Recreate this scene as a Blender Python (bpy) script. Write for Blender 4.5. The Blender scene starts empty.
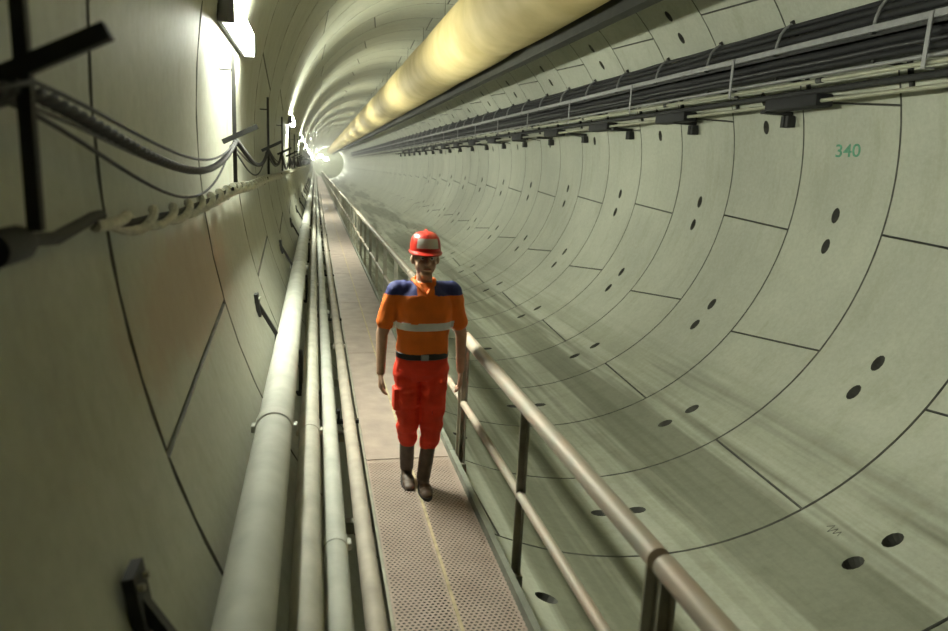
import bpy, math, random
from mathutils import Vector, Matrix, noise
random.seed(7)
C = bpy.context.scene.collection
PI = math.pi
rad = math.radians

# ------------------------------------------------------------------ camera, world, exposure
CAMZ = 2.15                       # camera height above the walkway deck (z = 0)
cam_d = bpy.data.cameras.new('camera'); cam = bpy.data.objects.new('camera', cam_d); C.objects.link(cam)
FPX, VX, VY = 700.0, 315.0, 163.0
_y = Vector(((VX-474)/FPX, 1, -(VY-315.5)/FPX)).normalized()       # tunnel axis in camera space (right, forward, up)
_x = _y.cross(Vector((0, 0, 1))).normalized(); _z = _x.cross(_y)
right = Vector((_x[0], _y[0], _z[0])); fwd = Vector((_x[1], _y[1], _z[1])); up = Vector((_x[2], _y[2], _z[2]))
M = Matrix((right, up, -fwd)).transposed().to_4x4()
M.translation = Vector((0, 0, CAMZ))
cam.matrix_world = M
cam_d.sensor_width = 36; cam_d.lens = 36*FPX/948
cam_d.clip_end = 1000; cam_d.clip_start = .05
cam_d.dof.use_dof = True; cam_d.dof.focus_distance = 7.5; cam_d.dof.aperture_fstop = 2.0
S = bpy.context.scene
S.camera = cam
w = bpy.data.worlds.new('world'); S.world = w; w.use_nodes = True
w.node_tree.nodes['Background'].inputs[0].default_value = (.5, .55, .45, 1)
w.node_tree.nodes['Background'].inputs[1].default_value = 0.0
S.view_settings.view_transform = 'Standard'; S.view_settings.look = 'None'
S.view_settings.gamma = 1; S.view_settings.use_curve_mapping = False
S.view_settings.exposure = 0.0
S.cycles.use_denoising = True
S.cycles.max_bounces = 10; S.cycles.diffuse_bounces = 6
LAMP_STRENGTH = 440.0
HAZE = .0035
LAMP_COLOR = (.97, 1.0, .84)

# ------------------------------------------------------------------ helpers
def mat(name, col, rough=.6, metal=0.0, var=.15, scale=8.0, bump=0.0, bscale=40.0, col2=None, spec=.5):
    m = bpy.data.materials.new(name); m.use_nodes = True
    nt = m.node_tree; b = nt.nodes['Principled BSDF']
    b.inputs['Roughness'].default_value = rough; b.inputs['Metallic'].default_value = metal
    b.inputs['Specular IOR Level'].default_value = spec
    tc = nt.nodes.new('ShaderNodeTexCoord')
    n = nt.nodes.new('ShaderNodeTexNoise'); n.inputs['Scale'].default_value = scale; n.inputs['Detail'].default_value = 5
    nt.links.new(tc.outputs['Object'], n.inputs['Vector'])
    r = nt.nodes.new('ShaderNodeValToRGB'); r.color_ramp.elements[0].position = .3; r.color_ramp.elements[1].position = .7
    c2 = col2 or tuple(min(1, c*(1+var)) for c in col)
    r.color_ramp.elements[0].color = tuple(c*(1-var) for c in col)+(1,)
    r.color_ramp.elements[1].color = tuple(c2)+(1,)
    nt.links.new(n.outputs['Fac'], r.inputs['Fac']); nt.links.new(r.outputs['Color'], b.inputs['Base Color'])
    if bump:
        n2 = nt.nodes.new('ShaderNodeTexNoise'); n2.inputs['Scale'].default_value = bscale; n2.inputs['Detail'].default_value = 4
        nt.links.new(tc.outputs['Object'], n2.inputs['Vector'])
        bp = nt.nodes.new('ShaderNodeBump'); bp.inputs['Strength'].default_value = bump; bp.inputs['Distance'].default_value = .01
        nt.links.new(n2.outputs['Fac'], bp.inputs['Height']); nt.links.new(bp.outputs['Normal'], b.inputs['Normal'])
    return m

class MB:
    """vertex / face lists that become ONE mesh object"""
    def __init__(s): s.v = []; s.f = []
    def add(s, vs, fs):
        o = len(s.v); s.v += [tuple(p) for p in vs]; s.f += [tuple(i+o for i in f) for f in fs]; return s
    def box(s, lo, hi, bev=0.0):
        if bev <= 0:
            x0, y0, z0 = lo; x1, y1, z1 = hi
            vs = [(x0,y0,z0),(x1,y0,z0),(x1,y1,z0),(x0,y1,z0),(x0,y0,z1),(x1,y0,z1),(x1,y1,z1),(x0,y1,z1)]
            return s.add(vs, [(0,3,2,1),(4,5,6,7),(0,1,5,4),(1,2,6,5),(2,3,7,6),(3,0,4,7)])
        import bmesh
        bm = bmesh.new(); bmesh.ops.create_cube(bm, size=1)
        for v in bm.verts:
            v.co = Vector([lo[i]+(v.co[i]+.5)*(hi[i]-lo[i]) for i in range(3)])
        bmesh.ops.bevel(bm, geom=bm.edges[:], offset=bev, segments=2, affect='EDGES', profile=.5)
        bm.verts.index_update()
        s.add([v.co for v in bm.verts], [tuple(v.index for v in f.verts) for f in bm.faces]); bm.free(); return s
    def bar(s, a, b, wx, wy, ref=(0, 1, 0)):
        """square bar from a to b, wx across, wy along ref"""
        a = Vector(a); b = Vector(b); d = (b-a).normalized(); r = Vector(ref)
        u = d.cross(r)
        if u.length < 1e-4: u = d.cross(Vector((1, 0, 0)))
        u.normalize(); v = u.cross(d)
        vs = []
        for p in (a, b):
            for i, j in ((-1,-1),(1,-1),(1,1),(-1,1)): vs.append(p+u*i*wx/2+v*j*wy/2)
        return s.add(vs, [(0,1,2,3),(7,6,5,4),(0,4,5,1),(1,5,6,2),(2,6,7,3),(3,7,4,0)])
    def tube(s, pts, r, n=12, caps=True):
        pts = [Vector(p) for p in pts]; N = len(pts)
        rs = r if isinstance(r, (list, tuple)) else [r]*N
        t0 = (pts[1]-pts[0]).normalized()
        u = t0.orthogonal().normalized()
        vs = []
        for i, p in enumerate(pts):
            t = (pts[min(i+1, N-1)]-pts[max(i-1, 0)]).normalized()
            u = (u-t*u.dot(t)).normalized(); v = t.cross(u)
            for k in range(n):
                a = 2*PI*k/n; vs.append(p+u*math.cos(a)*rs[i]+v*math.sin(a)*rs[i])
        fs = []
        for i in range(N-1):
            for k in range(n):
                k2 = (k+1) % n; fs.append((i*n+k, i*n+k2, (i+1)*n+k2, (i+1)*n+k))
        if caps:
            fs.append(tuple(reversed(range(n)))); fs.append(tuple(range((N-1)*n, N*n)))
        return s.add(vs, fs)
    def ball(s, c, r, sc=(1,1,1), nu=14, nv=9, rot=None):
        c = Vector(c); vs = []; fs = []
        for j in range(1, nv):
            ph = PI*j/nv
            for i in range(nu):
                a = 2*PI*i/nu
                p = Vector((r*sc[0]*math.sin(ph)*math.cos(a), r*sc[1]*math.sin(ph)*math.sin(a), r*sc[2]*math.cos(ph)))
                vs.append(c+(rot@p if rot else p))
        t = Vector((0,0,r*sc[2])); vs += [c+(rot@t if rot else t), c-(rot@t if rot else t)]
        for j in range(nv-2):
            for i in range(nu):
                i2 = (i+1) % nu; fs.append((j*nu+i, (j+1)*nu+i, (j+1)*nu+i2, j*nu+i2))
        T, B = len(vs)-2, len(vs)-1
        for i in range(nu):
            i2 = (i+1) % nu; fs.append((T, i, i2)); fs.append((B, (nv-2)*nu+i2, (nv-2)*nu+i))
        return s.add(vs, fs)
    def loft(s, secs, n=24):
        """closed stack of elliptical sections (cx, cy, z, rx, ry)"""
        vs = []; fs = []
        for cx, cy, z, rx, ry in secs:
            for k in range(n):
                a = 2*PI*k/n; ca, sa = math.cos(a), math.sin(a)
                e = .85
                vs.append((cx+rx*math.copysign(abs(ca)**e, ca), cy+ry*math.copysign(abs(sa)**e, sa), z))
        N = len(secs)
        for i in range(N-1):
            for k in range(n):
                k2 = (k+1) % n; fs.append((i*n+k, i*n+k2, (i+1)*n+k2, (i+1)*n+k))
        fs.append(tuple(reversed(range(n)))); fs.append(tuple(range((N-1)*n, N*n)))
        return s.add(vs, fs)
    def chain(s, pts, rs, step=.018):
        """run of overlapping balls: a tapered limb"""
        for i in range(len(pts)-1):
            a, b = Vector(pts[i]), Vector(pts[i+1]); L = (b-a).length
            n = max(2, int(L/max(step, min(rs[i], rs[i+1])*.45)))
            for k in range(n+1):
                t = k/n; s.ball(a.lerp(b, t), rs[i]+(rs[i+1]-rs[i])*t, nu=12, nv=8)
        return s
    def mesh(s, name):
        me = bpy.data.meshes.new(name); me.from_pydata(s.v, [], s.f); me.update(); return me
    def build(s, name, m, parent=None, smooth=True, angle=35, loc=None):
        me = s.mesh(name)
        for mm in (m if isinstance(m, (list, tuple)) else [m]): me.materials.append(mm)
        if smooth:
            me.shade_smooth(); me.set_sharp_from_angle(angle=rad(angle))
        o = bpy.data.objects.new(name, me); C.objects.link(o)
        if parent: o.parent = parent
        if loc: o.location = loc
        return o

def tag(o, label=None, cat=None, group=None, kind=None):
    if label: o['label'] = label
    if cat: o['category'] = cat
    if group: o['group'] = group
    if kind: o['kind'] = kind
    return o
def thing(name, label, cat, loc=(0,0,0), group=None):
    o = bpy.data.objects.new(name, None); C.objects.link(o); o.location = loc; o.empty_display_size = .1
    return tag(o, label, cat, group)
def dup(root, loc, label, group=None):
    r = root.copy(); C.objects.link(r); r.location = loc; r['label'] = label
    if group: r['group'] = group
    for ch in list(root.children):
        c = ch.copy(); C.objects.link(c); c.parent = r
        for g in list(ch.children):
            d = g.copy(); C.objects.link(d); d.parent = c
    return r
ORD = ('nearest second third fourth fifth sixth seventh eighth ninth tenth eleventh twelfth thirteenth fourteenth '
       'fifteenth sixteenth seventeenth eighteenth nineteenth twentieth').split()

# ------------------------------------------------------------------ materials
def concrete(name, base, dark=.8, low_bands=0.0):
    m = bpy.data.materials.new(name); m.use_nodes = True; nt = m.node_tree; b = nt.nodes['Principled BSDF']
    L = nt.links.new
    tc = nt.nodes.new('ShaderNodeTexCoord')
    def nz(scale, detail=6, rough=.6, mapv=(1,1,1)):
        mp = nt.nodes.new('ShaderNodeMapping'); mp.inputs['Scale'].default_value = mapv
        n = nt.nodes.new('ShaderNodeTexNoise'); n.inputs['Scale'].default_value = scale
        n.inputs['Detail'].default_value = detail; n.inputs['Roughness'].default_value = rough
        L(tc.outputs['Object'], mp.inputs['Vector']); L(mp.outputs['Vector'], n.inputs['Vector']); return n
    def ramp(f, p0, c0, p1, c1):
        r = nt.nodes.new('ShaderNodeValToRGB'); r.color_ramp.elements[0].position = p0; r.color_ramp.elements[1].position = p1
        r.color_ramp.elements[0].color = c0; r.color_ramp.elements[1].color = c1; L(f, r.inputs['Fac']); return r
    def mix(t, fac, a, bb):
        x = nt.nodes.new('ShaderNodeMix'); x.data_type = 'RGBA'; x.blend_type = t
        if isinstance(fac, float): x.inputs['Factor'].default_value = fac
        else: L(fac, x.inputs['Factor'])
        L(a, x.inputs['A']); L(bb, x.inputs['B']); return x.outputs['Result']
    big = ramp(nz(.55).outputs['Fac'], .3, tuple(c*dark for c in base)+(1,), .7, tuple(base)+(1,))
    fine = ramp(nz(14, 8, .7).outputs['Fac'], .3, (.84,.84,.82,1), .7, (1,1,1,1))
    c = mix('MULTIPLY', 1.0, big.outputs['Color'], fine.outputs['Color'])
    streak = ramp(nz(2.2, 5, .6, (1, 1.6, .25)).outputs['Fac'], .52, (1,1,1,1), .75, (.78,.77,.7,1))
    c = mix('MULTIPLY', .6, c, streak.outputs['Color'])
    if low_bands:  # darker bands stretched along the tunnel, only low on the lining
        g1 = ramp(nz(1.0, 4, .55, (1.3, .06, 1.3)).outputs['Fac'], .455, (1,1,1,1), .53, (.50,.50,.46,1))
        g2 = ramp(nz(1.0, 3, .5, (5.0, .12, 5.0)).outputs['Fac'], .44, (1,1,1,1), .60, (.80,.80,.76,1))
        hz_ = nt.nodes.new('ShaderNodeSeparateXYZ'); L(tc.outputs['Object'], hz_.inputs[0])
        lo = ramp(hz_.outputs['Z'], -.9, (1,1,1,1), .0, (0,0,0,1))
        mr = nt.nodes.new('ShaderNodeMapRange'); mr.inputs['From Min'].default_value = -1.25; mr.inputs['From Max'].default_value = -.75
        mr.inputs['To Min'].default_value = low_bands; mr.inputs['To Max'].default_value = 0.0; L(hz_.outputs['Z'], mr.inputs['Value'])
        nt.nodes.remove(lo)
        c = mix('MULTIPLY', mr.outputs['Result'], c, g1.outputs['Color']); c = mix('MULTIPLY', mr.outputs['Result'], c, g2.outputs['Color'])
    L(c, b.inputs['Base Color'])
    b.inputs['Roughness'].default_value = .62; b.inputs['Specular IOR Level'].default_value = .35
    bp = nt.nodes.new('ShaderNodeBump'); bp.inputs['Strength'].default_value = .22; bp.inputs['Distance'].default_value = .01
    L(nz(9, 8, .65).outputs['Fac'], bp.inputs['Height']); L(bp.outputs['Normal'], b.inputs['Normal'])
    return m, nt, b, mix, nz, ramp, tc
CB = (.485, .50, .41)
M_CONC, *_ = concrete('segment_concrete', CB, low_bands=.95)
M_CONCL, nt, b, mix, nz, ramp, tc = concrete('segment_concrete_dim_stained', (.42, .43, .35))  # base lowered as well: the left side's dimness is put into the colour
# faint brown rust stain on the left wall: soft shape of its own, in metres
geo = nt.nodes.new('ShaderNodeSeparateXYZ'); nt.links.new(tc.outputs['Object'], geo.inputs[0])
def math_(op, a, b_=None):
    n = nt.nodes.new('ShaderNodeMath'); n.operation = op
    for i, x in enumerate((a, b_)):
        if x is None: continue
        if isinstance(x, (int, float)): n.inputs[i].default_value = x
        else: nt.links.new(x, n.inputs[i])
    return n.outputs[0]
dy = math_('DIVIDE', math_('SUBTRACT', geo.outputs['Y'], 3.7), 1.5)
dz = math_('DIVIDE', math_('SUBTRACT', geo.outputs['Z'], CAMZ-.62), .36)
d2 = math_('ADD', math_('MULTIPLY', dy, dy), math_('MULTIPLY', dz, dz))
d2 = math_('ADD', d2, math_('MULTIPLY', math_('SUBTRACT', nz(2.5).outputs['Fac'], .5), 1.6))
msk = ramp(d2, .35, (1,1,1,1), 1.2, (0,0,0,1))
rust = nt.nodes.new('ShaderNodeRGB'); rust.outputs[0].default_value = (.36, .25, .18, 1)
old = b.inputs['Base Color'].links[0].from_socket
fac = math_('MULTIPLY', msk.outputs['Color'], .6)
nt.links.new(mix('MIX', fac, old, rust.outputs[0]), b.inputs['Base Color'])
M_JOINT = mat('gasket_and_pocket_dark', (.10, .10, .085), .9, var=.3)
M_PIPE = mat('galvanised_pipe', (.44, .45, .40), .72, .05, .12, 5, .05, 60)
M_PIPE2 = mat('dusty_pipe', (.40, .39, .33), .7, .05, .15, 6, .08, 60)
M_PIPE3 = mat('beige_pipe', (.40, .36, .30), .7, .1, .15, 6, .08, 60)
M_DECK_SIDE = mat('walkway_steel', (.36, .31, .26), .5, .3, .18, 10, .1, 80)
M_RAIL = mat('handrail_paint', (.36, .345, .28), .55, .1, .1, 5, .06, 50, col2=(.42, .33, .26))
M_POST = mat('handrail_post_paint', (.30, .29, .23), .5, .3, .2, 8)
M_KERB = mat('kerb_paint', (.18, .19, .155), .6, .1, .2, 8)
M_DARK = mat('dark_steel', (.022, .022, .020), .75, 0, .3, 12, .1, 60)
M_BLACK = mat('black_rubber', (.008, .008, .009), .75, 0, .3, 10, .1, 50)
M_GREY = mat('grey_cable', (.02, .02, .02), .5, 0, .2, 10)
M_ROPE = mat('pale_rope', (.46, .45, .38), .7, 0, .2, 30, .3, 90)
M_ZINC = mat('zinc_rail', (.27, .27, .27), .55, .3, .12, 10)
M_TPIPE = mat('pale_service_pipe', (.32, .32, .24), .45, .1, .12, 6)
M_DUCT = mat('yellow_duct_canvas', (.60, .47, .20), .7, 0, .12, 1.2, .35, 7, col2=(.70, .57, .29))
M_BEAM = mat('dark_beam', (.03, .03, .022), .7, .2, .2, 4)
M_HOUSE = mat('lamp_housing', (.16, .16, .16), .5, .2, .1, 8)
M_YEL = mat('yellow_strip', (.46, .38, .24), .6, .1, .25, 12)
M_GREEN = mat('green_paint', (.09, .28, .17), .7, 0, .35, 30)
M_MARK = mat('dark_marker', (.10, .10, .08), .8, 0, .2, 30)
m = bpy.data.materials.new('lamp_diffuser'); m.use_nodes = True; nt2 = m.node_tree
b2 = nt2.nodes['Principled BSDF']; b2.inputs['Base Color'].default_value = (.9, .9, .88, 1)
b2.inputs['Emission Color'].default_value = LAMP_COLOR+(1,); b2.inputs['Emission Strength'].default_value = LAMP_STRENGTH
M_LAMP = m
# perforated deck sheet: real holes (the sheet is transparent where it is punched)
def perforated():
    m = bpy.data.materials.new('perforated_sheet'); m.use_nodes = True; nt = m.node_tree; b = nt.nodes['Principled BSDF']; L = nt.links.new
    tc = nt.nodes.new('ShaderNodeTexCoord'); sx = nt.nodes.new('ShaderNodeSeparateXYZ'); L(tc.outputs['Object'], sx.inputs[0])
    def mt(op, a, b_=None):
        n = nt.nodes.new('ShaderNodeMath'); n.operation = op
        for i, x in enumerate((a, b_)):
            if x is None: continue
            if isinstance(x, (int, float)): n.inputs[i].default_value = x
            else: L(x, n.inputs[i])
        return n.outputs[0]
    P = .027
    u = mt('DIVIDE', sx.outputs['X'], P); v = mt('DIVIDE', sx.outputs['Y'], P*.8)
    row = mt('FLOOR', v); odd = mt('MULTIPLY', mt('PINGPONG', row, 1.0), .5)
    fu = mt('SUBTRACT', mt('FRACT', mt('ADD', u, odd)), .5); fv = mt('MULTIPLY', mt('SUBTRACT', mt('FRACT', v), .5), .8)
    d = mt('SQRT', mt('ADD', mt('MULTIPLY', fu, fu), mt('MULTIPLY', fv, fv)))
    hole = mt('LESS_THAN', d, .33)
    n = nt.nodes.new('ShaderNodeTexNoise'); n.inputs['Scale'].default_value = 4; n.inputs['Detail'].default_value = 6
    L(tc.outputs['Object'], n.inputs['Vector'])
    r = nt.nodes.new('ShaderNodeValToRGB'); r.color_ramp.elements[0].position = .3; r.color_ramp.elements[1].position = .7
    r.color_ramp.elements[0].color = (.40, .31, .255, 1); r.color_ramp.elements[1].color = (.50, .40, .34, 1)
    L(n.outputs['Fac'], r.inputs['Fac']); L(r.outputs['Color'], b.inputs['Base Color'])
    b.inputs['Roughness'].default_value = .5; b.inputs['Metallic'].default_value = .15
    bp = nt.nodes.new('ShaderNodeBump'); bp.inputs['Strength'].default_value = .5; bp.inputs['Distance'].default_value = .004
    L(mt('SUBTRACT', 1.0, mt('SMOOTH_MIN', d, .4)), bp.inputs['Height']); L(bp.outputs['Normal'], b.inputs['Normal'])
    L(mt('SUBTRACT', 1.0, hole), b.inputs['Alpha'])
    return m
M_PERF = perforated()
M_SHEET = mat('deck_sheet', (.34, .275, .235), .5, .15, .16, 5, .15, 50)

# ------------------------------------------------------------------ the tunnel lining (setting)
R = 4.3; AX, AZ = 3.63, CAMZ+.195
RW = 2.01; Y0 = 6.46
def P(th, y, r=0.0):
    a = rad(th); return (AX+(R+r)*math.cos(a), y, AZ+(R+r)*math.sin(a))
def xl(z, off=0.0):  # inner face of the left wall at height z (camera-relative)
    return AX-math.sqrt((R-off)**2-(z-.195)**2)
def xr(z, off=0.0):
    return AX+math.sqrt((R-off)**2-(z-.195)**2)
SEG = 360/7
CELLS = {'wall_left': MB(), 'wall_right': MB(), 'ceiling': MB(), 'floor': MB()}
def side(th):
    th = (th+180) % 360-180
    if -50 < th < 48: return 'wall_right'
    if 48 <= th <= 132: return 'ceiling'
    if -130 < th <= -50: return 'floor'
    return 'wall_left'
TYPE = {0: ([-11.8+SEG*i+(1.3 if i == 4 else 0) for i in range(7)], [1.45, 1.45, -1.4, 1.4, -2.2, -1.4, 1.5]),
        1: ([14.1+SEG*i for i in range(7)], [2.8, 2.8, -2.8, 2.8, -2.8, 2.8, -3.0])}
def panel(mb, ya, yb, t0, s0, t1, s1, near, pockets=True):
    g = .0065; gth = math.degrees(g/R); ch = .010; chth = math.degrees(ch/R)
    def th(u, y):      # u in degrees from joint 0, proportional
        v = (y-ya)/(yb-ya)-.5
        a = t0+s0*v*2/2*2*.5*2/2+0; b_ = t1+s1*v
        a = t0+s0*v
        return a+(b_-a)*u
    span = t1-t0
    us = [gth/span, (gth+chth)/span]; vs = [ya+g, ya+g+ch]
    n = 14 if near else 6
    core_u = [i/n for i in range(1, n)]
    pk = []
    if near:
        pu = 3.4/span/2                      # half length of a bolt pocket
        for c in ((-3.27, 3.27) if pockets else ()): pk.append((.5+c/span-pu, .5+c/span+pu))
        core_u = [u for u in core_u if all(u < a-.012 or u > b_+.012 for a, b_ in pk)]
        core_u += [x for p in pk for x in p]; core_u.sort()
        ym = (ya+yb)/2; core_v = [ya+.5, ym-.085, ym+.085, yb-.5]
    else: core_v = []
    us += core_u+[1-us[1], 1-us[0]]; vs += core_v+[yb-g-ch, yb-g]
    nu, nv = len(us), len(vs)
    V = []; F = []
    for i, u in enumerate(us):
        for j, y in enumerate(vs):
            r = .009 if i in (0, nu-1) or j in (0, nv-1) else 0
            V.append(P(th(u, y), y, r*1.6))
    idx = lambda i, j: i*nv+j
    for i in range(nu-1):
        for j in range(nv-1):
            q = (idx(i, j), idx(i+1, j), idx(i+1, j+1), idx(i, j+1))
            if near and j == 3 and any(abs(us[i]-a) < 1e-6 for a, b_ in pk):
                u0, u1, y0, y1 = us[i], us[i+1], vs[j], vs[j+1]
                base = len(V); K = 12
                for dep, sc, sh in ((0, .96, 0), (.05, .92, .0), (.16, .60, .12)):
                    for k in range(K):
                        a = 2*PI*(k+.5)/K-3*PI/4-PI/K*0
                        uu = (u0+u1)/2+(u1-u0)/2*sc*math.cos(a)+(u1-u0)/2*sh
                        yy = (y0+y1)/2+(y1-y0)/2*sc*math.sin(a)
                        V.append(P(th(uu, yy), yy, dep*1.0))
                # quad corners (k0=-3/4pi: corner u0,y0), joined to the oval
                for c in range(4):
                    cor = (q[0], q[1], q[2], q[3])[c]; nxt = (q[1], q[2], q[3], q[0])[c]
                    s0_ = c*3
                    a_, b_, c_, d_ = [base+(s0_+t-1) % K for t in range(4)]
                    F.append((cor, b_, a_)) if False else None
                    F.append((cor, base+s0_ % K, base+(s0_-1) % K))
                    F.append((cor, nxt, base+(s0_+2) % K, base+(s0_+1) % K, base+s0_ % K))
                for l in range(2):
                    for k in range(K):
                        k2 = (k+1) % K
                        F.append((base+l*K+k, base+l*K+k2, base+(l+1)*K+k2, base+(l+1)*K+k))
                F.append(tuple(base+2*K+k for k in range(K)))
                continue
            F.append(q)
    # skirts down to the gasket
    rim = [idx(i, 0) for i in range(nu)]+[idx(nu-1, j) for j in range(1, nv)]+[idx(i, nv-1) for i in range(nu-2, -1, -1)]+[idx(0, j) for j in range(nv-2, 0, -1)]
    base = len(V)
    for r_ in rim:
        p = Vector(V[r_]); d = Vector((p.x-AX, 0, p.z-AZ)).normalized(); V.append(tuple(p+d*.19))
    for k in range(len(rim)):
        k2 = (k+1) % len(rim); F.append((rim[k], base+k, base+k2, rim[k2]))
    D = [(max(f) >= nu*nv and min(f) >= nu*nv) or max(f) >= base or all(i//nv in (0, 1) for i in f) or all(i//nv in (nu-2, nu-1) for i in f) or all(i % nv in (0, 1) for i in f) or all(i % nv in (nv-2, nv-1) for i in f) for f in F]  # dark tone on joint edges, skirts and bolt pocket insides
    DARKF.setdefault(id(mb), []).extend(int(d) for d in D)
    mb.add(V, F)
DARKF = {}
for k in range(-6, 100):
    ya = Y0+RW*k; yb = ya+RW
    ang, slo = TYPE[k % 2]
    for i in range(7):
        t0, s0 = ang[i], slo[i]; t1 = ang[(i+1) % 7]+(360 if i == 6 else 0); s1 = slo[(i+1) % 7]
        panel(CELLS[side((t0+t1)/2)], ya, yb, t0, s0, t1, s1, k < 22, side((t0+t1)/2) not in ('wall_left', 'ceiling'))
YA, YB = Y0-RW*6, Y0+RW*100
for nme, mb in CELLS.items():
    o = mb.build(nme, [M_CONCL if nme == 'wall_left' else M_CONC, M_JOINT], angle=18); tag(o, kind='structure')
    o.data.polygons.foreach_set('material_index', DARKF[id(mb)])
back = MB(); nb = 72
vs = []
for y in (YA, YB):
    for r_ in (.18, .4):
        for i in range(nb): vs.append(P(360*i/nb, y, r_))
fs = []
for i in range(nb):
    i2 = (i+1) % nb
    fs += [(i, i2, 2*nb+i2, 2*nb+i), (nb+i2, nb+i, 3*nb+i, 3*nb+i2), (i, nb+i, nb+i2, i2), (2*nb+i2, 3*nb+i2, 3*nb+i, 2*nb+i)]
back.add(vs, fs); tag(back.build('trim_1', M_JOINT), kind='structure')
ew = MB(); ew.tube([(AX, YB, AZ), (AX, YB+.3, AZ)], R+.3, 72); tag(ew.build('wall_end', M_CONC), kind='structure')

# thin dust haze filling the far part of the tunnel
hm = bpy.data.materials.new('dust_haze'); hm.use_nodes = True; hn = hm.node_tree; hn.nodes.remove(hn.nodes['Principled BSDF'])
vs_ = hn.nodes.new('ShaderNodeVolumeScatter'); vs_.inputs['Density'].default_value = HAZE; vs_.inputs['Anisotropy'].default_value = .3
vs_.inputs['Color'].default_value = (.97, .97, 1, 1)
hn.links.new(vs_.outputs[0], hn.nodes['Material Output'].inputs['Volume'])
hb = MB(); hb.tube([(AX, 20, AZ), (AX, YB-.02, AZ)], R+.05, 64); ho = hb.build('dust_haze', hm); tag(ho, 'pale dust haze hanging in the far tunnel', 'haze', kind='stuff')
# ------------------------------------------------------------------ walkway
WX0, WX1 = .375, 1.0; PL = 3.08; PY0 = -1.23          # deck edges, panel length, first panel's near end
NP = 40
def make_panel(sheet, first):
    t = thing('walkway_panel', 'x', 'walkway panel', (0, PY0, 0), 'steel walkway panels')
    d = MB(); mid = (WX0+WX1)/2
    d.box((WX0, .006, -.004), (mid-.004, PL-.006, 0)); d.box((mid+.004, .006, -.004), (WX1, PL-.006, 0))
    d.build('deck_plate', sheet, t, smooth=False)
    e = MB()
    for x in (WX0, mid-.015, WX1-.012):
        e.box((x, .006, -.07), (x+.012, PL-.006, -.0045))
    for i in (0, 4):
        y = .006+i*(PL-.052)/4; e.box((WX0, y, -.07), (WX1, y+.04, -.05 if 0 < i < 4 else -.0045))
    e.build('frame', M_DECK_SIDE, t, smooth=False)
    s = MB(); s.box((mid-.009, .006, -.003), (mid+.009, PL-.006, .004)); s.build('centre_strip', M_YEL, t, smooth=False)
    kx = WX1; kb = MB(); kb.box((kx, .004, -.09), (kx+.012, PL-.004, .055)); kb.box((kx-.0, .004, .05), (kx+.035, PL-.004, .058))
    kb.build('kerb', M_KERB, t, smooth=False)
    kb = MB(); kb.box((WX0-.02, .004, -.07), (WX0-.004, PL-.004, .012)); kb.build('edge_angle', M_POST, t, smooth=False)
    pn = MB(); pn.box((WX0+.005, .006, -.066), (WX1-.005, PL-.006, -.062)); pn.build('dark_hole_backing', M_DARK, t, smooth=False)  # added dark sheet that makes the punched holes look dark
    lg = MB()                                             # bracket under the deck, run into the lining
    zz = -.07; 
    for yy in (PL*.25, PL*.75):
        lg = MB(); lg.box((xl(-CAMZ-.1)+.03, yy-.03, -.15), (WX1, yy+.03, -.07))
        lg.bar((WX1-.1, yy, -.12), (xl(-CAMZ-.75)+.03, yy, -.78), .05, .05)
        lg.build('support_bracket', M_POST, t, smooth=False)
    return t
pp = make_panel(M_PERF, True); ps = make_panel(M_SHEET, False)
def panel_label(i):
    if i == 0: return 'perforated walkway panel right below the camera, out of the frame'
    if i == 1: return 'perforated steel walkway panel in the foreground, carrying the worker'
    if i == 2: return 'plain walkway panel just behind the worker in orange'
    if i < 9: return '%s walkway panel from the camera, receding behind the worker' % ORD[i-1]
    return 'tiny walkway panel far down the tunnel'
for i in range(NP):
    src = pp if i < 2 else ps
    loc = (0, PY0+PL*i, 0)
    if i in (0, 2): src.location = loc; src['label'] = panel_label(i)
    else: dup(src, loc, panel_label(i))

# ------------------------------------------------------------------ handrail sections
RX = 1.085; RZ = .945; MZ = .44
def make_rail():
    t = thing('handrail_section', 'x', 'handrail', (0, 0, 0), 'handrail sections along the walkway')
    r = MB(); r.tube([(RX, .02, RZ), (RX, PL-.02, RZ)], .041, 18); r.build('top_rail', M_RAIL, t)
    r = MB(); r.tube([(RX, .05, MZ), (RX, PL-.05, MZ)], .026, 14); r.build('mid_rail', M_RAIL, t)
    for y in (.05, PL/2-.02, PL-.05):
        p = MB(); p.box((RX-.024, y-.006, -.12), (RX+.024, y+.006, RZ-.02), .002); p.box((RX+.012, y-.024, -.12), (RX+.024, y+.024, RZ-.024), .002)
        po = p.build('post', M_POST, t, smooth=False)
        f = MB(); f.box((RX-.03, y-.04, -.10), (RX+.034, y+.04, -.03), .003); f.build('base_clamp', M_POST, po, smooth=False)
    return t
rl = make_rail()
def rail_label(i):
    if i == 0: return 'handrail section below the camera, mostly out of the frame'
    if i == 1: return 'nearest handrail section, dropping into the bottom right of the frame'
    if i == 2: return 'handrail section starting at the twin posts beside the worker'
    if i < 9: return '%s handrail section counted from the camera, behind the worker' % ORD[i-1]
    return 'tiny handrail section far down the tunnel'
for i in range(NP):
    loc = (0, PY0+PL*i, 0)
    if i == 0: rl.location = loc; rl['label'] = rail_label(0)
    else: dup(rl, loc, rail_label(i))

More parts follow.
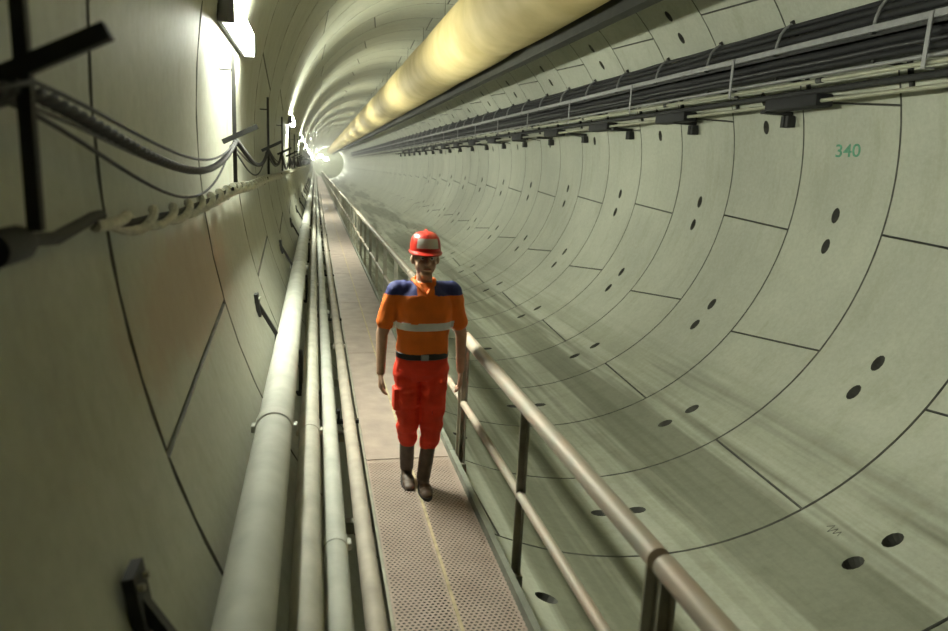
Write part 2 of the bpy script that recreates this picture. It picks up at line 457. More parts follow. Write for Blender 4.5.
# ------------------------------------------------------------------ pipes on the left of the walkway
Z = lambda z: z+CAMZ
PIPES = [('large_pipe', 'thick pale pipe against the left wall, outermost from the walkway', -.212, -1.40, .094, M_PIPE, 6.1, 3.7),
         ('service_pipe', 'pale pipe second from the left wall', -.036, -1.78, .066, M_PIPE2, 6.0, 4.6),
         ('service_pipe', 'pale pipe third from the left wall', .103, -1.95, .061, M_PIPE, 6.0, 3.4),
         ('service_pipe', 'slim beige pipe running right along the walkway edge', .272, -2.05, .050, M_PIPE3, 6.0, 1.95)]
for nme, lab, x, z, r, mt_, sp, y0 in PIPES:
    t = thing(nme, lab, 'pipe', (x, -3.5, Z(z)))
    b_ = MB(); ys = [0, 2, 5, 10, 20, 40, 80, 130]
    b_.tube([(0, y, 0) for y in ys], r, 28); b_.build('barrel', mt_, t)
    for k in range(9):
        y = y0+sp*k+3.5
        c = MB(); c.tube([(0, y-.05, 0), (0, y-.045, 0), (0, y+.045, 0), (0, y+.05, 0)], [r*1.0, r*1.08, r*1.08, r*1.0], 28)
        for s_ in (-1, 1): c.box((s_*r*1.1-.016, y-.03, -.02), (s_*r*1.1+.016, y+.03, .02), .004)
        c.build('coupling', mt_, t)
def make_pipe_bracket():
    t = thing('pipe_bracket', 'x', 'bracket', (0, 0, 0), 'steel pipe brackets on the left wall')
    a0 = Vector((xl(-1.09)+.02, 0, Z(-1.09))); a1 = Vector((xl(-1.5)+.03, 0, Z(-1.535)))
    p = MB(); p.bar(a0+Vector((0, 0, .06)), a0+Vector((.025, 0, -.12)), .03, .10); p.build('wall_plate', M_DARK, t, smooth=False)
    p = MB(); p.bar(a0, Vector((-.30, 0, Z(-1.36))), .03, .035)
    p.bar(Vector((-.305, 0, Z(-1.34))), Vector((-.30, 0, Z(-1.53))), .02, .035)
    p.build('arm', M_DARK, t, smooth=False)
    p = MB(); p.bar(Vector((-.31, 0, Z(-1.512))), Vector((-.10, 0, Z(-1.512))), .03, .05)
    p.bar(Vector((-.11, 0, Z(-1.50))), Vector((-.115, 0, Z(-1.86))), .03, .05)
    p.bar(Vector((-.20, 0, Z(-1.862))), Vector((.036, 0, Z(-1.862))), .03, .05)
    p.bar(Vector((.03, 0, Z(-1.85))), Vector((.03, 0, Z(-2.03))), .02, .05)
    p.bar(Vector((-.08, 0, Z(-2.03))), Vector((.20, 0, Z(-2.03))), .03, .05)
    p.bar(Vector((.195, 0, Z(-2.02))), Vector((.195, 0, Z(-2.115))), .02, .05)
    p.bar(Vector((.08, 0, Z(-2.118))), Vector((.36, 0, Z(-2.118))), .03, .05)
    p.bar(Vector((.0, 0, Z(-2.04))), Vector((.12, 0, Z(-2.118))), .03, .05)
    p.build('shelf_frame', M_DARK, t, smooth=False)
    for s_ in (-1, 1):
        b_ = MB(); b_.tube([a0+Vector((.0, s_*.03, .02)), a0+Vector((.035, s_*.03, .025))], .009, 8); b_.build('bolt', M_POST, t)
    return t
pb = make_pipe_bracket()
for i in range(14):
    y = 1.66+4.02*i+(.09 if i == 0 else 0)
    lab = ('dark pipe bracket at the bottom left corner of the frame' if i == 0 else
           'dark pipe bracket on the lit stretch of left wall beside the pipes' if i == 1 else
           '%s pipe bracket from the camera on the left wall' % ORD[i] if i < 5 else 'tiny distant pipe bracket on the left wall')
    if i == 0: pb.location = (0, y, 0); pb['label'] = lab
    else: dup(pb, (0, y, 0), lab)

# ------------------------------------------------------------------ lamps on the left wall
LSP = 12.06; LY0 = 5.75
def make_lamp():
    t = thing('wall_lamp', 'x', 'lamp', (0, 0, 0), 'tube lamps in a row on the left wall')
    h = .78
    p = MB(); p.box((-.603, -h, Z(.85)), (-.572, h, Z(1.05)), .008); p.build('housing', M_HOUSE, t, smooth=False)
    p = MB(); p.box((-.572, -h+.042, Z(.862)), (-.497, h-.042, Z(1.038)), .022); p.build('diffuser', M_LAMP, t)
    for s_ in (-1, 1):
        p = MB(); y = s_*(h-.02); p.box((xl(.9)+.012, y-.02, Z(.85)), (-.499, y+.02, Z(1.045)), .006); p.build('end_cap', M_HOUSE, t, smooth=False)
    for y in (-.6, .6):
        p = MB(); p.box((xl(.95)+.001, y-.03, Z(.93)), (-.60, y+.03, Z(.96))); p.build('wall_clip', M_DARK, t, smooth=False)
    return t
lm = make_lamp()
for i in range(0, 17):
    lab = ('large bright wall lamp at the top left, cut by the frame edge' if i == 0 else
           '%s glowing wall lamp from the camera, down the left wall' % ORD[i] if i < 4 else 'tiny distant wall lamp merging into the glow at the tunnel end')
    loc = (0, LY0+LSP*i, 0)
    if i == 0: lm.location = loc; lm['label'] = lab
    else: dup(lm, loc, lab)

for i, (x, z) in enumerate(((1.6, 2.0), (3.0, 1.3))):  # emitting panels added on the end wall to brighten the far glow
    t = thing('end_glow_light', ('left' if i == 0 else 'right')+' one of two tiny added lights brightening the tunnel end', 'lamp', (x, YB-.08, Z(z)), 'added lights at the far tunnel end')
    p = MB(); p.box((-.55, -.10, -.4), (.55, .075, .4), .02); p.build('housing', M_HOUSE, t, smooth=False)
    p = MB(); p.box((-.50, -.125, -.35), (.50, -.101, .35), .01); p.build('glass', M_LAMP, t, smooth=False)

# ------------------------------------------------------------------ cable brackets, cables and rope on the left wall
BSP = 3.73; BY = [1.58+BSP*i for i in range(24)]
def make_cable_bracket():
    t = thing('cable_bracket', 'x', 'bracket', (0, 0, 0), 'cable hook brackets on the left wall')
    p = MB(); p.bar((-.55, 0, Z(-.16)), (-.55, 0, Z(.74)), .026, .026)
    for zz in (.60,): p.bar((xl(zz)+.008, 0, Z(zz)), (-.55, 0, Z(zz)), .012, .012)
    p.build('post', M_DARK, t, smooth=False)
    p = MB(); p.bar((-.63, 0, Z(.115)), (-.395, 0, Z(.235)), .034, .03); p.build('hook_arm', M_DARK, t, smooth=False)
    return t
cb = make_cable_bracket()
for i, y in enumerate(BY):
    lab = ('blurred dark cable bracket at the left edge of the frame' if i == 0 else 'cable bracket under the big bright wall lamp, holding the cable knot' if i == 1 else
           '%s cable bracket from the camera on the left wall' % ORD[i] if i < 5 else 'tiny distant cable bracket on the left wall')
    if i == 0: cb.location = (0, y, 0); cb['label'] = lab
    else: dup(cb, (0, y, 0), lab)
def cable(name, lab, cat, r, mt_, x, z, sag, jit, nseg=24, twist=None):
    pts = []; rr = random.Random(lab)
    ys = [BY[0]-BSP]+BY
    hx = [x+rr.uniform(-jit, jit)*.5 for _ in ys]; hz = [z+rr.uniform(-jit, jit)*.4 for _ in ys]
    for i in range(len(ys)-1):
        s_ = sag*(1+rr.uniform(-.25, .25)); n = nseg if i < 6 else 10
        sh = rr.uniform(-.1, .1)
        for k in range(n):
            u = k/n; y = ys[i]+(ys[i+1]-ys[i])*u
            uk = u**1.3; drop = s_*4*uk*(1-uk)*(1+sh*(u-.5))
            zz = hz[i]+(hz[i+1]-hz[i])*u-drop
            xx = hx[i]+(hx[i+1]-hx[i])*u
            xx = max(xx, xl(zz)+r+.015) if drop > .02 else xx
            pts.append(Vector((xx, y, Z(zz))))
    b_ = MB()
    if twist:
        pitch, rs_, ns = twist
        # resample finely and wind strands round the path
        fine = []
        for a_, c_ in zip(pts, pts[1:]):
            n = max(1, int((c_-a_).length/.03)) if a_.y < 16 else 2
            for k in range(n): fine.append(a_.lerp(c_, k/n))
        for s_ in range(ns):
            q = []
            for p in fine:
                a_ = 2*PI*p.y/pitch+2*PI*s_/ns; q.append(p+Vector((math.cos(a_)*rs_, 0, math.sin(a_)*rs_)))
            b_.tube(q, r, 8)
    else: b_.tube(pts, r, 8)
    o = b_.build(name, mt_); tag(o, lab, cat); return o
cable('cable', 'thick dark twisted cable sagging between the left wall brackets', 'cable', .0095, M_BLACK, -.555, .125, .225, .03, twist=(.2, .010, 3))
cable('cable', 'thin dark cable sagging least, topmost of the hanging cables', 'cable', .006, M_BLACK, -.545, .12, .15, .03)
cable('cable', 'thin grey cable hanging just under the thick twisted one', 'cable', .0065, M_GREY, -.565, .10, .19, .03)
cable('cable', 'thin dark cable with the deepest sag on the left wall', 'cable', .0065, M_BLACK, -.575, .10, .225, .03)
# pale twisted rope lying along the wall below the cables
def rope():
    b_ = MB(); ctrl = [(2.1, -.195), (2.6, -.222), (3.3, -.238), (4.2, -.235), (5.5, -.215), (7.0, -.235), (9.0, -.22), (13, -.24), (20, -.22), (45, -.23)]
    fine = []; y = ctrl[0][0]
    while y < 45:
        for (a_, za), (c_, zc) in zip(ctrl, ctrl[1:]):
            if a_ <= y <= c_:
                u = (y-a_)/(c_-a_); u = u*u*(3-2*u); zz = za+(zc-za)*u; break
        fine.append(Vector((xl(zz)+.065, y, Z(zz)))); y += .02 if y < 9 else .06
    for s_ in range(2):
        b_.tube([p+Vector((math.cos(2*PI*(p.y/.75+s_/2))*.031*min(1, (p.y-2.05)/.5), 0, math.sin(2*PI*(p.y/.75+s_/2))*.031*min(1, (p.y-2.05)/.5))) for p in fine], .0165, 8)
    return b_, fine
b_, fine = rope()
o = thing('twisted_rope', 'thick pale twisted rope lying along the left wall below the cables', 'rope')
b_.build('strands', M_ROPE, o)
b_ = MB(); b_.tube(fine, .014, 8); b_.build('dark_core', M_BLACK, o)
for i in range(12):
    b_ = MB(); y = 5.2+BSP*i
    b_.tube([(xl(-.2)-.02, y, Z(-.27)), (xl(-.2)+.06, y, Z(-.275)), (xl(-.2)+.095, y, Z(-.23)), (xl(-.2)+.095, y, Z(-.19))], .008, 8)
    o = b_.build('rope_hook', M_DARK)
    tag(o, ('small dark hook under the pale rope beneath the bright wall lamp' if i == 0 else '%s rope hook from the camera below the pale rope' % ORD[i] if i < 4 else 'tiny distant hook under the pale rope'), 'hook', 'hooks carrying the pale rope')
# black plug at the near end of the rope, with its lead
t = thing('cable_plug', 'blurred black cable plug at the left edge below the bracket', 'plug', (xl(-.2)+.07, 1.50, Z(-.185)))
b_ = MB(); b_.tube([(0, -.07, -.0), (0, -.065, 0), (0, .07, 0), (0, .10, 0), (0, .13, .0)], [.02, .036, .036, .028, .018], 16); b_.build('plug_body', M_BLACK, t)
b_ = MB(); b_.tube([(0, .12, 0), (0, .28, -.012), (-.005, .45, .0), (-.008, .6, .012), (-.01, .68, .012)], .016, 10); b_.build('lead', M_BLACK, t)
b_ = MB(); b_.tube([(0, -.05, 0), (0, -.3, .01), (0, -.8, .02)], .016, 10); b_.build('lead', M_BLACK, t)
b_ = MB(); b_.tube([(0, .0, 0), (-.02, .0, -.05), (-.09, .0, -.055)], .008, 8); b_.build('hook', M_DARK, t)

# ------------------------------------------------------------------ yellow ventilation duct
DX, DZ, DR = 3.81, 3.235, .81
t = thing('ventilation_duct', 'big yellow canvas ventilation duct hung under the tunnel crown', 'duct', (DX, -4, Z(DZ)))
b_ = MB(); pts = []; rs = []; y = 0
while y < 190:
    ph = (y-1.5) % 6.03
    d_ = min(ph, 6.03-ph)
    wgl = .012*noise.noise(Vector((0, y*.5, 3)))
    rs.append(DR*(1-.05*math.exp(-(d_/.35)**2)+.02*math.sin(PI*ph/6.03))+wgl); pts.append((0, y, 0)); y += .12 if y < 40 else .4
b_.tube(pts, rs, 40); b_.build('duct_canvas', M_DUCT, t)
for k in range(24):
    y = 4.02*k+4
    h = MB()
    for s_ in (-.35, .35):
        zt = math.sqrt(R*R-(DX+s_-AX)**2)+.195-DZ
        h.tube([(s_, y, math.sqrt(DR*DR-s_*s_)-.02), (s_, y, zt+.02)], .006, 6)
    h.build('hanger_wire', M_DARK, t)
BXc, BZc = 4.61, 2.585
b_ = MB(); b_.box((BXc-.07, -4, Z(BZc-.14)), (BXc+.07, 190, Z(BZc+.165)), .01)
t = thing('monorail_beam', 'long dark beam running along the underside of the yellow duct', 'beam', (0, 0, 0))
b_.build('beam_web', M_BEAM, t, smooth=False)
b_ = MB(); b_.box((BXc-.10, -4, Z(BZc-.155)), (BXc+.10, 190, Z(BZc-.14))); b_.build('flange', M_BEAM, t, smooth=False)
for k in range(24):
    y = 4.02*k; h = MB(); h.tube([(BXc+.05, y, Z(BZc+.08)), (BXc+.32, y, Z(.195+math.sqrt(R*R-(BXc+.32-AX)**2))+.02)], .012, 6); h.build('hanger_rod', M_DARK, t)

# ------------------------------------------------------------------ service tray on the right wall
def long_tube(name, lab, cat, x, z, r, mt_, wob=0.0, n=12, y0=3.0, y1=150, sd=0):
    pts = []; y = y0
    while y < y1:
        pts.append((x+wob*noise.noise(Vector((y*.45, sd, 1))), y, Z(z+wob*noise.noise(Vector((y*.45, sd, 9)))-wob*.5*abs(math.sin(PI*(y-8.25)/2)))))
        y += .25 if (wob and y < 40) else 4.0
    b_ = MB(); b_.tube(pts, r, n); return b_
def lt(name, lab, cat, *a, group=None, **k):
    mt_ = a[3]; o = long_tube(name, lab, cat, *a, **k).build(name, mt_); tag(o, lab, cat, group); return o
# bracket every second metre: wall channel, two arms, curved hook
def make_tray_bracket():
    t = thing('tray_bracket', 'x', 'bracket', (0, 0, 0), 'tray brackets on the right wall')
    p = MB(); zs = [1.30, 1.6, 1.9, 2.2, 2.5]
    for a_, c_ in zip(zs, zs[1:]): p.bar((xr(a_)-.035, 0, Z(a_)), (xr(c_)-.035, 0, Z(c_)), .05, .05)
    p.build('wall_channel', M_DARK, t, smooth=False)
    p = MB(); p.bar((xr(1.98)-.02, 0, Z(1.965)), (6.97, 0, Z(1.975)), .045, .04); p.bar((xr(1.62)-.02, 0, Z(1.62)), (7.06, 0, Z(1.62)), .04, .04)
    p.build('arm', M_DARK, t, smooth=False)
    p = MB(); p.tube([(7.0, 0, Z(2.03)), (7.02, 0, Z(2.15)), (7.06, 0, Z(2.28)), (7.13, 0, Z(2.38)), (7.22, 0, Z(2.44)), (xr(2.46)-.02, 0, Z(2.47))], .022, 10)
    p.build('hook', M_ZINC, t)
    return t
tb = make_tray_bracket()
for i in range(30):
    y = 6.23+2.01*i
    lab = ('tray bracket just outside the right edge of the frame' if i == 0 else 'nearest tray bracket in the top right corner' if i == 1 else
           '%s tray bracket from the right edge on the right wall' % ORD[i-1] if i < 8 else 'tiny distant tray bracket on the right wall')
    if i == 0: tb.location = (0, y, 0); tb['label'] = lab
    else: dup(tb, (0, y, 0), lab)
t = thing('cable_tray', 'dark steel tray pan carrying the upper black cables on the right wall', 'tray', (0, 0, 0))
b_ = MB(); b_.box((7.04, 3, Z(1.998)), (7.47, 150, Z(2.004))); b_.build('tray_pan', M_DARK, t, smooth=False)
b_ = MB(); b_.box((7.04, 3, Z(1.93)), (7.05, 150, Z(2.0))); b_.build('side_flange', M_DARK, t, smooth=False)
t = thing('tray_rail', 'long grey steel rail along the front of the right wall cable tray', 'rail', (0, 0, 0))
b_ = MB(); b_.box((6.965, 3, Z(1.975)), (7.03, 150, Z(2.062)), .008); b_.build('rail_bar', M_ZINC, t, smooth=False)
for k in range(18):
    y = 7.30+4.02*k
    b_ = MB(); b_.box((6.945, y-.03, Z(1.43)), (6.963, y+.03, Z(2.05)), .003); b_.box((6.945, y-.03, Z(1.41)), (7.10, y+.03, Z(1.43)))
    b_.build('drop_strap', M_ZINC, t, smooth=False)
i = 0
for x, z, r, lab in ((7.10, 2.065, .058, 'lowest thick black cable just behind the grey tray rail'), (7.16, 2.185, .058, 'second black cable up in the upper right wall tray'),
                     (7.20, 2.305, .05, 'third black cable up in the upper right wall tray'), (7.215, 2.395, .035, 'topmost black cable in the upper right wall tray'),
                     (7.24, 2.065, .05, 'black cable lying deepest in the upper right wall tray'),
                     (7.12, 1.70, .045, 'front dark cable in the lower right wall tray'), (7.23, 1.71, .05, 'second dark cable from the front in the lower right wall tray'),
                     (7.345, 1.70, .05, 'third dark cable from the front in the lower right wall tray'), (7.27, 1.81, .045, 'dark cable lying on top of the lower right wall tray'),
                     (7.45, 1.71, .045, 'dark cable nearest the wall in the lower right wall tray'),
                     (7.36, 1.86, .05, 'dark cable strapped under the upper tray near the right wall'), (7.25, 1.90, .06, 'dark cable slung under the middle of the upper tray'), (7.46, 1.90, .05, 'dark cable tucked against the right wall under the upper tray')):
    lt('tray_cable', lab, 'cable', x, z, r, M_BLACK if z > 1.9 or i % 2 else M_GREY, group='black cables in the right wall tray', wob=.018, sd=i); i += 1
t = thing('service_pipe', 'pale pipe hung below the grey tray rail on the right wall', 'pipe', (0, 0, 0))
long_tube('', '', '', 7.03, 1.485, .031, None).build('barrel', M_TPIPE, t)
for k in range(16):
    y = 9.1+4.6*k; b_ = MB(); b_.tube([(7.03, y, Z(1.485)), (7.03, y+.12, Z(1.485))], .040, 14); b_.build('coupling', M_GREY, t)
t = thing('service_pipe', 'lowest pale pipe on the right wall with black sleeves', 'pipe', (0, 0, 0))
long_tube('', '', '', 7.33, 1.255, .031, None).build('barrel', M_TPIPE, t)
for k in range(14):
    y = 9.45+3.9*k; b_ = MB(); b_.box((7.23, y, Z(1.17)), (7.54, y+1.25, Z(1.36)), .03); b_.build('black_sleeve', M_BLACK, t)
lt('service_pipe', 'thin grey pipe behind the drop straps on the right wall', 'pipe', 7.10, 1.585, .028, M_ZINC)
lt('wall_conduit', 'dark conduit tight against the right wall below the trays', 'conduit', 7.60, 1.45, .05, M_DARK)
def make_clamp():
    t = thing('pipe_clamp', 'x', 'clamp', (0, 0, 0), 'dark pipe clamps under the right wall pipes')
    for s_ in (-1, 1):
        p = MB(); p.box((xr(1.0)-.16, s_*.06-.04, Z(.95)), (xr(1.0)-.005, s_*.06+.04, Z(1.14)), .008); p.build('clamp_block', M_DARK, t, smooth=False)
    p = MB(); p.box((7.27, -.07, Z(1.145)), (7.80, .07, Z(1.205)), .006); p.build('saddle', M_DARK, t, smooth=False)
    return t
cl = make_clamp()
for i in range(20):
    y = 7.68+3.1*i
    lab = ('dark pipe clamp beyond the right edge of the frame' if i == 0 else 'dark pipe clamp nearest the green number' if i == 1 else
           '%s dark pipe clamp left of the green number' % ORD[i-1] if i < 6 else 'tiny distant pipe clamp on the right wall')
    if i == 0: continue
    if i == 1: cl.location = (0, y, 0); cl['label'] = lab
    else: dup(cl, (0, y, 0), lab)

# ------------------------------------------------------------------ painted number and scribble on the right wall
def text_mesh(txt, size):
    cu = bpy.data.curves.new('t', 'FONT'); cu.body = txt; cu.size = size; cu.extrude = .001; cu.align_x = 'CENTER'; cu.align_y = 'CENTER'; cu.offset = size*.012
    o = bpy.data.objects.new('t', cu); C.objects.link(o); bpy.context.view_layer.update()
    dg = bpy.context.evaluated_depsgraph_get(); me = bpy.data.meshes.new_from_object(o.evaluated_get(dg)); bpy.data.objects.remove(o); return me
me = text_mesh('340', .27); me.name = 'painted_number'
# the digits follow the curved wall: u runs towards the camera, v up along the arc
YC, TC = 9.46, 4.7
for v in me.vertices:
    u, vv, d_ = v.co
    v.co = P(TC+math.degrees(vv/R), YC-u*1.35, -.002-d_)
me.materials.append(M_GREEN); me.update()
o = bpy.data.objects.new('painted_number', me); C.objects.link(o); tag(o, 'green number 340 painted on the right wall', 'number')
b_ = MB(); zig = [(-.1, .0), (-.05, .07), (-.03, -.05), (.01, .06), (.03, -.03), (.07, .05), (.09, -.02)]
def onw(y, th): return P(th, y, -.003)
for (u0, v0), (u1, v1) in zip(zig, zig[1:]):
    b_.bar(onw(5.95-u0, -64+math.degrees(v0/R)), onw(5.95-u1, -64+math.degrees(v1/R)), .006, .003)
tag(b_.build('marker_scribble', M_MARK, smooth=False), 'small dark scribble low on the right wall beside the big bolt holes', 'scribble')

# ------------------------------------------------------------------ the worker
def skin_build(mb, name, m, parent, voxel=.008, smooth=6, post=None):
    me0 = mb.mesh('tmp'); o0 = bpy.data.objects.new('tmp', me0); C.objects.link(o0)
    r = o0.modifiers.new('r', 'REMESH'); r.mode = 'VOXEL'; r.voxel_size = voxel
    s_ = o0.modifiers.new('s', 'SMOOTH'); s_.iterations = smooth; s_.factor = .5
    bpy.context.view_layer.update()
    dg = bpy.context.evaluated_depsgraph_get(); me = bpy.data.meshes.new_from_object(o0.evaluated_get(dg))
    bpy.data.objects.remove(o0); me.name = name
    if post: post(me)
    me.materials.clear()
    me.materials.append(m); me.shade_smooth()
    o = bpy.data.objects.new(name, me); C.objects.link(o); o.parent = parent; return o
def split(o, name, m, pred):
    """the faces that satisfy pred become a mesh part of their own (same surface)"""
    me = o.data; A = MB(); B = MB(); out = []
    vs = [v.co.copy() for v in me.vertices]
    for keep in (True, False):
        mp = {}; V = []; F = []
        for p in me.polygons:
            if bool(pred(p.center)) == keep: 
                f = []
                for i_ in p.vertices:
                    if i_ not in mp: mp[i_] = len(V); V.append(vs[i_])
                    f.append(mp[i_])
                F.append(f)
        out.append((V, F))
    n = bpy.data.meshes.new(name); n.from_pydata(out[0][0], [], out[0][1]); n.materials.append(m); n.shade_smooth()
    q = bpy.data.objects.new(name, n); C.objects.link(q); q.parent = o.parent
    n2 = bpy.data.meshes.new(o.name); n2.from_pydata(out[1][0], [], out[1][1]); n2.materials.append(me.materials[0]); n2.shade_smooth(); o.data = n2
    return q
SKIN = mat('skin', (.52, .32, .225), .5, 0, .1, 20)
HAIR = mat('hair', (.10, .075, .055), .7, 0, .2, 60)
SHIRT = mat('orange_shirt', (.80, .17, .012), .75, 0, .1, 9, .2, 60)
YOKE = mat('blue_yoke', (.028, .035, .16), .75, 0, .1, 9, .2, 60)
BAND = mat('reflective_band', (.70, .72, .72), .35, .3, .06, 20)
TROU = mat('red_trousers', (.80, .045, .014), .75, 0, .12, 9, .2, 60)
BELT = mat('belt_leather', (.02, .018, .016), .5)
BOOT = mat('boot_leather', (.10, .065, .045), .55, 0, .25, 14, .2, 50)
SOLE = mat('boot_sole', (.02, .018, .016), .7)
HELM = mat('red_helmet', (.55, .035, .022), .3, 0, .06, 5)
HWHITE = mat('helmet_badge', (.66, .62, .58), .4, 0, .04, 8)
EYEW = mat('eye_white', (.7, .68, .64), .3, 0, .02)
EYED = mat('eye_dark', (.03, .02, .015), .2)
LIP = mat('lips', (.30, .12, .09), .5)
per = thing('person', 'walking worker in red helmet, orange shirt with reflective band and red trousers, on the walkway', 'person', (.695, 4.47, 0)); per.scale = (1.02, 1.0, .968)
# joints, local metres: front is -y, his right hand is on -x
hipR, hipL = Vector((-.088, .01, .90)), Vector((.088, .0, .90))
knR, knL = Vector((-.085, -.02, .485)), Vector((.070, -.055, .485))
anR, anL = Vector((-.066, .10, .100)), Vector((.030, -.045, .088))
shR, shL = Vector((-.175, .0, 1.405)), Vector((.180, .0, 1.405))
elR, elL = Vector((-.262, .01, 1.115)), Vector((.262, .03, 1.105))
wrR, wrL = Vector((-.272, -.06, .865)), Vector((.262, .01, .85))
body = MB()
body.loft([(0, .0, .84, .10, .08), (0, .0, .88, .155, .105), (0, .0, .96, .158, .108), (0, 0, 1.06, .138, .098), (0, 0, 1.18, .15, .105), (0, 0, 1.30, .165, .112), (0, .005, 1.40, .165, .095), (0, .01, 1.455, .09, .07), (0, .01, 1.475, .06, .055)])
body.chain([(0, .015, 1.44), (0, -.002, 1.56)], [.056, .052])
for sh, el, wr in ((shR, elR, wrR), (shL, elL, wrL)):
    body.chain([Vector((sh.x*.6, 0, sh.z+.005)), sh, el, wr], [.06, .056, .041, .029])
for h_, k_, a_ in ((hipR, knR, anR), (hipL, knL, anL)):
    body.chain([h_, k_, a_], [.085, .056, .04])
# head
hd = Vector((0, -.012, 1.625))
body.ball(hd+Vector((0, .012, .035)), 1, (.076, .094, .085)); body.ball(hd+Vector((0, -.012, -.03)), 1, (.070, .080, .080))
body.ball(hd+Vector((0, -.050, -.090)), 1, (.042, .038, .030)); body.ball(hd+Vector((0, -.07, .035)), 1, (.05, .022, .018))
for s_ in (-1, 1):
    body.ball(hd+Vector((s_*.04, -.06, -.02)), 1, (.022, .02, .02)); body.ball(hd+Vector((s_*.080, .01, .0)), 1, (.014, .022, .034))
body.chain([hd+Vector((0, -.086, .025)), hd+Vector((0, -.112, -.016))], [.012, .018], .004)
for s_ in (-1, 1): body.ball(hd+Vector((s_*.012, -.096, -.018)), .009)
body.ball(hd+Vector((0, -.082, -.052)), 1, (.026, .012, .012))
# hands: palm, four unequal bent fingers, thumb from the side near the wrist
def hand(wr, s_, curl):
    d = Vector((0, -.10, -1)).normalized(); out = Vector((0, -1, .0))     # back of the hand outwards, thumb to the front
    p0 = wr+d*.015; pal = wr+d*.075
    for k in range(6):
        q = p0.lerp(wr+d*.095, k/5); w_ = .022+.016*min(1, k/3)
        body.ball(q, 1, (.016, w_, .02))
    for j, (oy, L) in enumerate(((-.028, .070), (-.009, .080), (.010, .074), (.027, .058))):
        b0 = wr+d*.088+Vector((0, oy, 0)); a1 = b0+(d*.9+Vector((-s_*.25*curl, 0, 0))).normalized()*L*.45
        a2 = a1+(d*.8+Vector((-s_*.8*curl, 0, 0))).normalized()*L*.32; a3 = a2+(d*.5+Vector((-s_*1.0*curl, 0, 0))).normalized()*L*.25
        body.chain([b0, a1, a2, a3], [.0098, .0092, .0085, .0078], .005)
    t0 = wr+d*.03+Vector((0, -.022, 0)); t1 = t0+d*.03+Vector((-s_*.010, -.028, 0)); t2 = t1+d*.035+Vector((-s_*.012, -.010, 0))
    body.chain([t0, t1, t2], [.014, .0115, .009], .005)
hand(wrR, -1, .8); hand(wrL, 1, .7)
skin_build(body, 'body', SKIN, per, .0055, 5)
def folds(amp, sc, ax=(1, 1, .45)):
    def f(me):
        for v in me.vertices:
            p = Vector((v.co.x*ax[0], v.co.y*ax[1], v.co.z*ax[2]))*sc
            v.co += v.normal*amp*(noise.noise(p)+.5*noise.noise(p*2.1))
    return f
# shirt with short sleeves
sh_ = MB()
sh_.loft([(0, 0, .975, .166, .122), (0, 0, 1.02, .172, .127), (0, 0, 1.10, .170, .124), (0, 0, 1.20, .178, .128), (0, 0, 1.30, .190, .130), (0, .003, 1.39, .185, .112), (0, .01, 1.445, .120, .084), (0, .012, 1.478, .074, .066)])
for sh, el in ((shR, elR), (shL, elL)):
    e = sh.lerp(el, .70); sh_.chain([Vector((sh.x*.5, .004, sh.z+.008)), sh+Vector((0, 0, .004)), e], [.066, .072, .066])
shirt = skin_build(sh_, 'shirt', SHIRT, per, .0075, 5, folds(.010, 9, (1, 1, .8)))
def in_yoke(c):
    front = -.06 if c.y < -.02 else .0
    return c.z > 1.392+.10*max(0, .10-abs(c.x))*(1 if c.y < 0 else 0) and not (c.y < 0 and abs(c.x) < .055)
split(shirt, 'shoulder_yoke', YOKE, in_yoke)
split(shirt, 'reflective_band', BAND, lambda c: 1.158 < c.z < 1.208 and abs(c.x) < .196-.0*abs(c.y))
co = MB()                                                   # V collar
co.tube([(-.07, .03, 1.482), (-.055, -.05, 1.468), (-.02, -.098, 1.425), (0, -.112, 1.395)], [.013, .014, .012, .008], 10)
co.tube([(.07, .03, 1.482), (.055, -.05, 1.468), (.02, -.098, 1.425), (0, -.112, 1.395)], [.013, .014, .012, .008], 10)
co.tube([(-.07, .03, 1.482), (-.04, .075, 1.492), (.04, .075, 1.492), (.07, .03, 1.482)], .013, 10)
co.build('collar', SHIRT, per)
bl = MB(); bl.loft([(0, 0, .955, .166, .120), (0, 0, .96, .172, .126), (0, 0, .995, .172, .126), (0, 0, 1.0, .166, .120)], 32); bo = bl.build('belt', BELT, per, angle=50)
bk = MB(); bk.box((-.025, -.135, .957), (.025, -.122, .997), .003); bk.build('buckle', M_ZINC, bo, smooth=False)
tr = MB()
tr.loft([(0, 0, .80, .12, .10), (0, 0, .845, .168, .122), (0, 0, .90, .176, .128), (0, 0, .985, .162, .118)])
for h_, k_, a_ in ((hipR, knR, anR), (hipL, knL, anL)):
    e = k_.lerp(a_, .36); tr.chain([h_+Vector((0, 0, -.02)), h_.lerp(k_, .5), k_, e], [.098, .090, .076, .064])
trousers = skin_build(tr, 'trousers', TROU, per, .0075, 4, folds(.016, 8, (.8, .8, 1.6)))
pk = MB(); c0 = hipR.lerp(knR, .55); pk.box((c0.x-.10, c0.y-.055, c0.z-.09), (c0.x-.055, c0.y+.055, c0.z+.07), .015)
pko = pk.build('thigh_pocket', TROU, per)
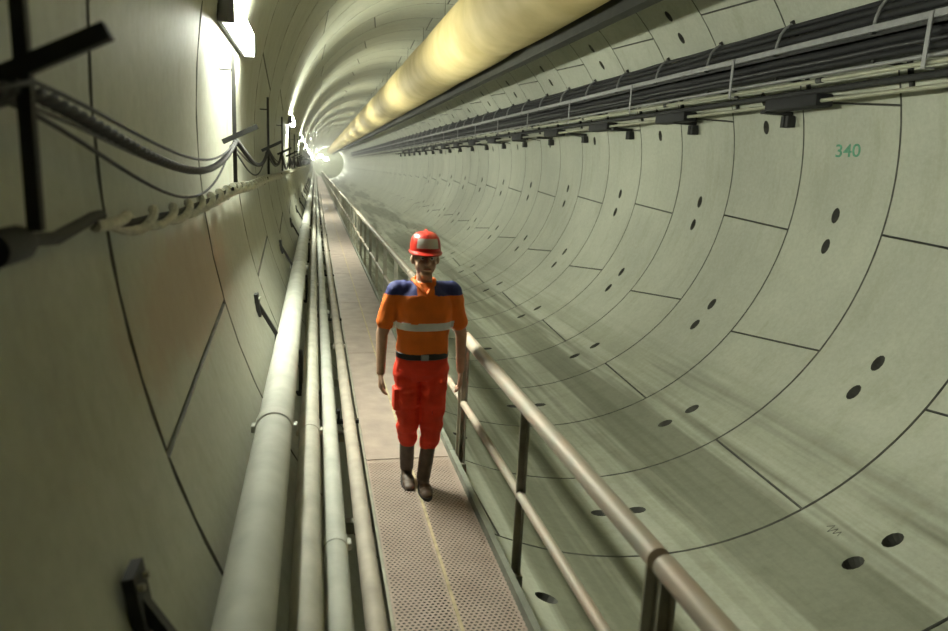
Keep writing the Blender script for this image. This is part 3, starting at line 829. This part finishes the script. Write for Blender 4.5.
# boots: shaft, foot, sole
for nm, a_, pitch in (('right', anR, 10), ('left', anL, 0)):
    k_ = knR if nm == 'right' else knL
    bt = MB(); top = k_.lerp(a_, .30)
    bt.chain([top, a_.lerp(top, .45), a_], [.052, .052, .048])
    rot = Matrix.Rotation(rad(pitch), 3, 'X'); ft = lambda x, y, z: a_+rot@Vector((x, y, z))
    for y, z, rx, ry, rz in ((.035, -.045, .036, .04, .036), (-.02, -.04, .040, .05, .042), (-.08, -.048, .044, .05, .033), (-.135, -.052, .045, .045, .030), (-.17, -.055, .040, .036, .026)):
        bt.ball(ft(0, y, z), 1, (rx, ry, rz), rot=rot)
    bo = skin_build(bt, 'boot', BOOT, per, .007, 4)
    so = MB(); n = 20; V = []; 
    for zz in (-.088, -.068):
        for k in range(n):
            an = 2*PI*k/n; V.append(ft(.046*math.cos(an)*(1-.12*math.sin(an)), -.07+.145*math.sin(an), zz))
    so.add(V, [tuple(reversed(range(n))), tuple(range(n, 2*n))]+[(k, (k+1) % n, n+(k+1) % n, n+k) for k in range(n)])
    so.build('sole', SOLE, bo)
# face details and hair
for s_ in (-1, 1):
    e = MB(); e.ball(hd+Vector((s_*.030, -.074, .018)), .0125); eo = e.build('eye', EYEW, per)
    e = MB(); e.ball(hd+Vector((s_*.029, -.083, .018)), .0062); e.build('iris', EYED, eo)
    e = MB(); e.tube([hd+Vector((s_*.012, -.092, .042)), hd+Vector((s_*.03, -.090, .047)), hd+Vector((s_*.048, -.078, .040))], [.004, .005, .003], 8); e.build('eyebrow', HAIR, per)
e = MB(); e.ball(hd+Vector((0, -.0935, -.054)), 1, (.026, .008, .007)); e.build('mouth', LIP, per)
hr = MB()
hr.ball(hd+Vector((0, .035, .01)), 1, (.080, .082, .075)); skin_build(hr, 'hair', HAIR, per, .007, 3)
# helmet: dome with ridge, brim with peak, white front badge, suspension strap
he = MB(); hc = hd+Vector((0, .012, .066))
nphi = 32; V = []; F = []
prof = [(1.00, -.012), (1.0, .01), (.985, .04), (.94, .07), (.84, .098), (.66, .120), (.40, .134), (.15, .139)]
for r_, z_ in prof:
    for k in range(nphi):
        a_ = 2*PI*k/nphi; V.append(hc+Vector((.098*r_*math.cos(a_), .122*r_*math.sin(a_), z_*.88)))
for j in range(len(prof)-1):
    for k in range(nphi): F.append((j*nphi+k, j*nphi+(k+1) % nphi, (j+1)*nphi+(k+1) % nphi, (j+1)*nphi+k))
F.append(tuple((len(prof)-1)*nphi+k for k in range(nphi))); he.add(V, F)
hel = he.build('helmet', HELM, per, angle=60)
br = MB(); V = []; F = []
for zo, ex in ((-.016, 0), (-.016, 1), (-.008, 1), (-.004, 0)):
    for k in range(nphi):
        a_ = 2*PI*k/nphi; fr = max(0, -math.sin(a_)); e_ = (.012+.040*fr**2)*ex
        V.append(hc+Vector(((.095+e_*.8)*math.cos(a_), (.119+e_)*math.sin(a_), zo-.012*fr*ex)))
for j in range(4):
    for k in range(nphi):
        j2 = (j+1) % 4; F.append((j*nphi+k, j*nphi+(k+1) % nphi, j2*nphi+(k+1) % nphi, j2*nphi+k))
br.add(V, F); br.build('brim', HELM, hel)
bg = MB(); V = []; F = []; nk = 9
for off in (.0015, .004):
    for (r_, z_) in ((1.0, .018), (.985, .04), (.94, .07), (.87, .09)):
        for k in range(nk):
            a_ = -PI/2+rad(-42+84*k/(nk-1)); V.append(hc+Vector(((.098*r_+off)*math.cos(a_), (.122*r_+off)*math.sin(a_), z_*.88+off*.5)))
for l in range(2):
    for j in range(3):
        for k in range(nk-1):
            b0 = l*4*nk; q = (b0+j*nk+k, b0+j*nk+k+1, b0+(j+1)*nk+k+1, b0+(j+1)*nk+k); F.append(q if l else q[::-1])
bg.add(V, F); bg.build('badge', HWHITE, hel)
rg = MB(); rg.tube([hc+Vector((0, -.113, .054)), hc+Vector((0, -.081, .098)), hc+Vector((0, 0, .124)), hc+Vector((0, .081, .098)), hc+Vector((0, .113, .052))], [.006, .011, .013, .011, .006], 10); rg.build('ridge', HELM, hel)
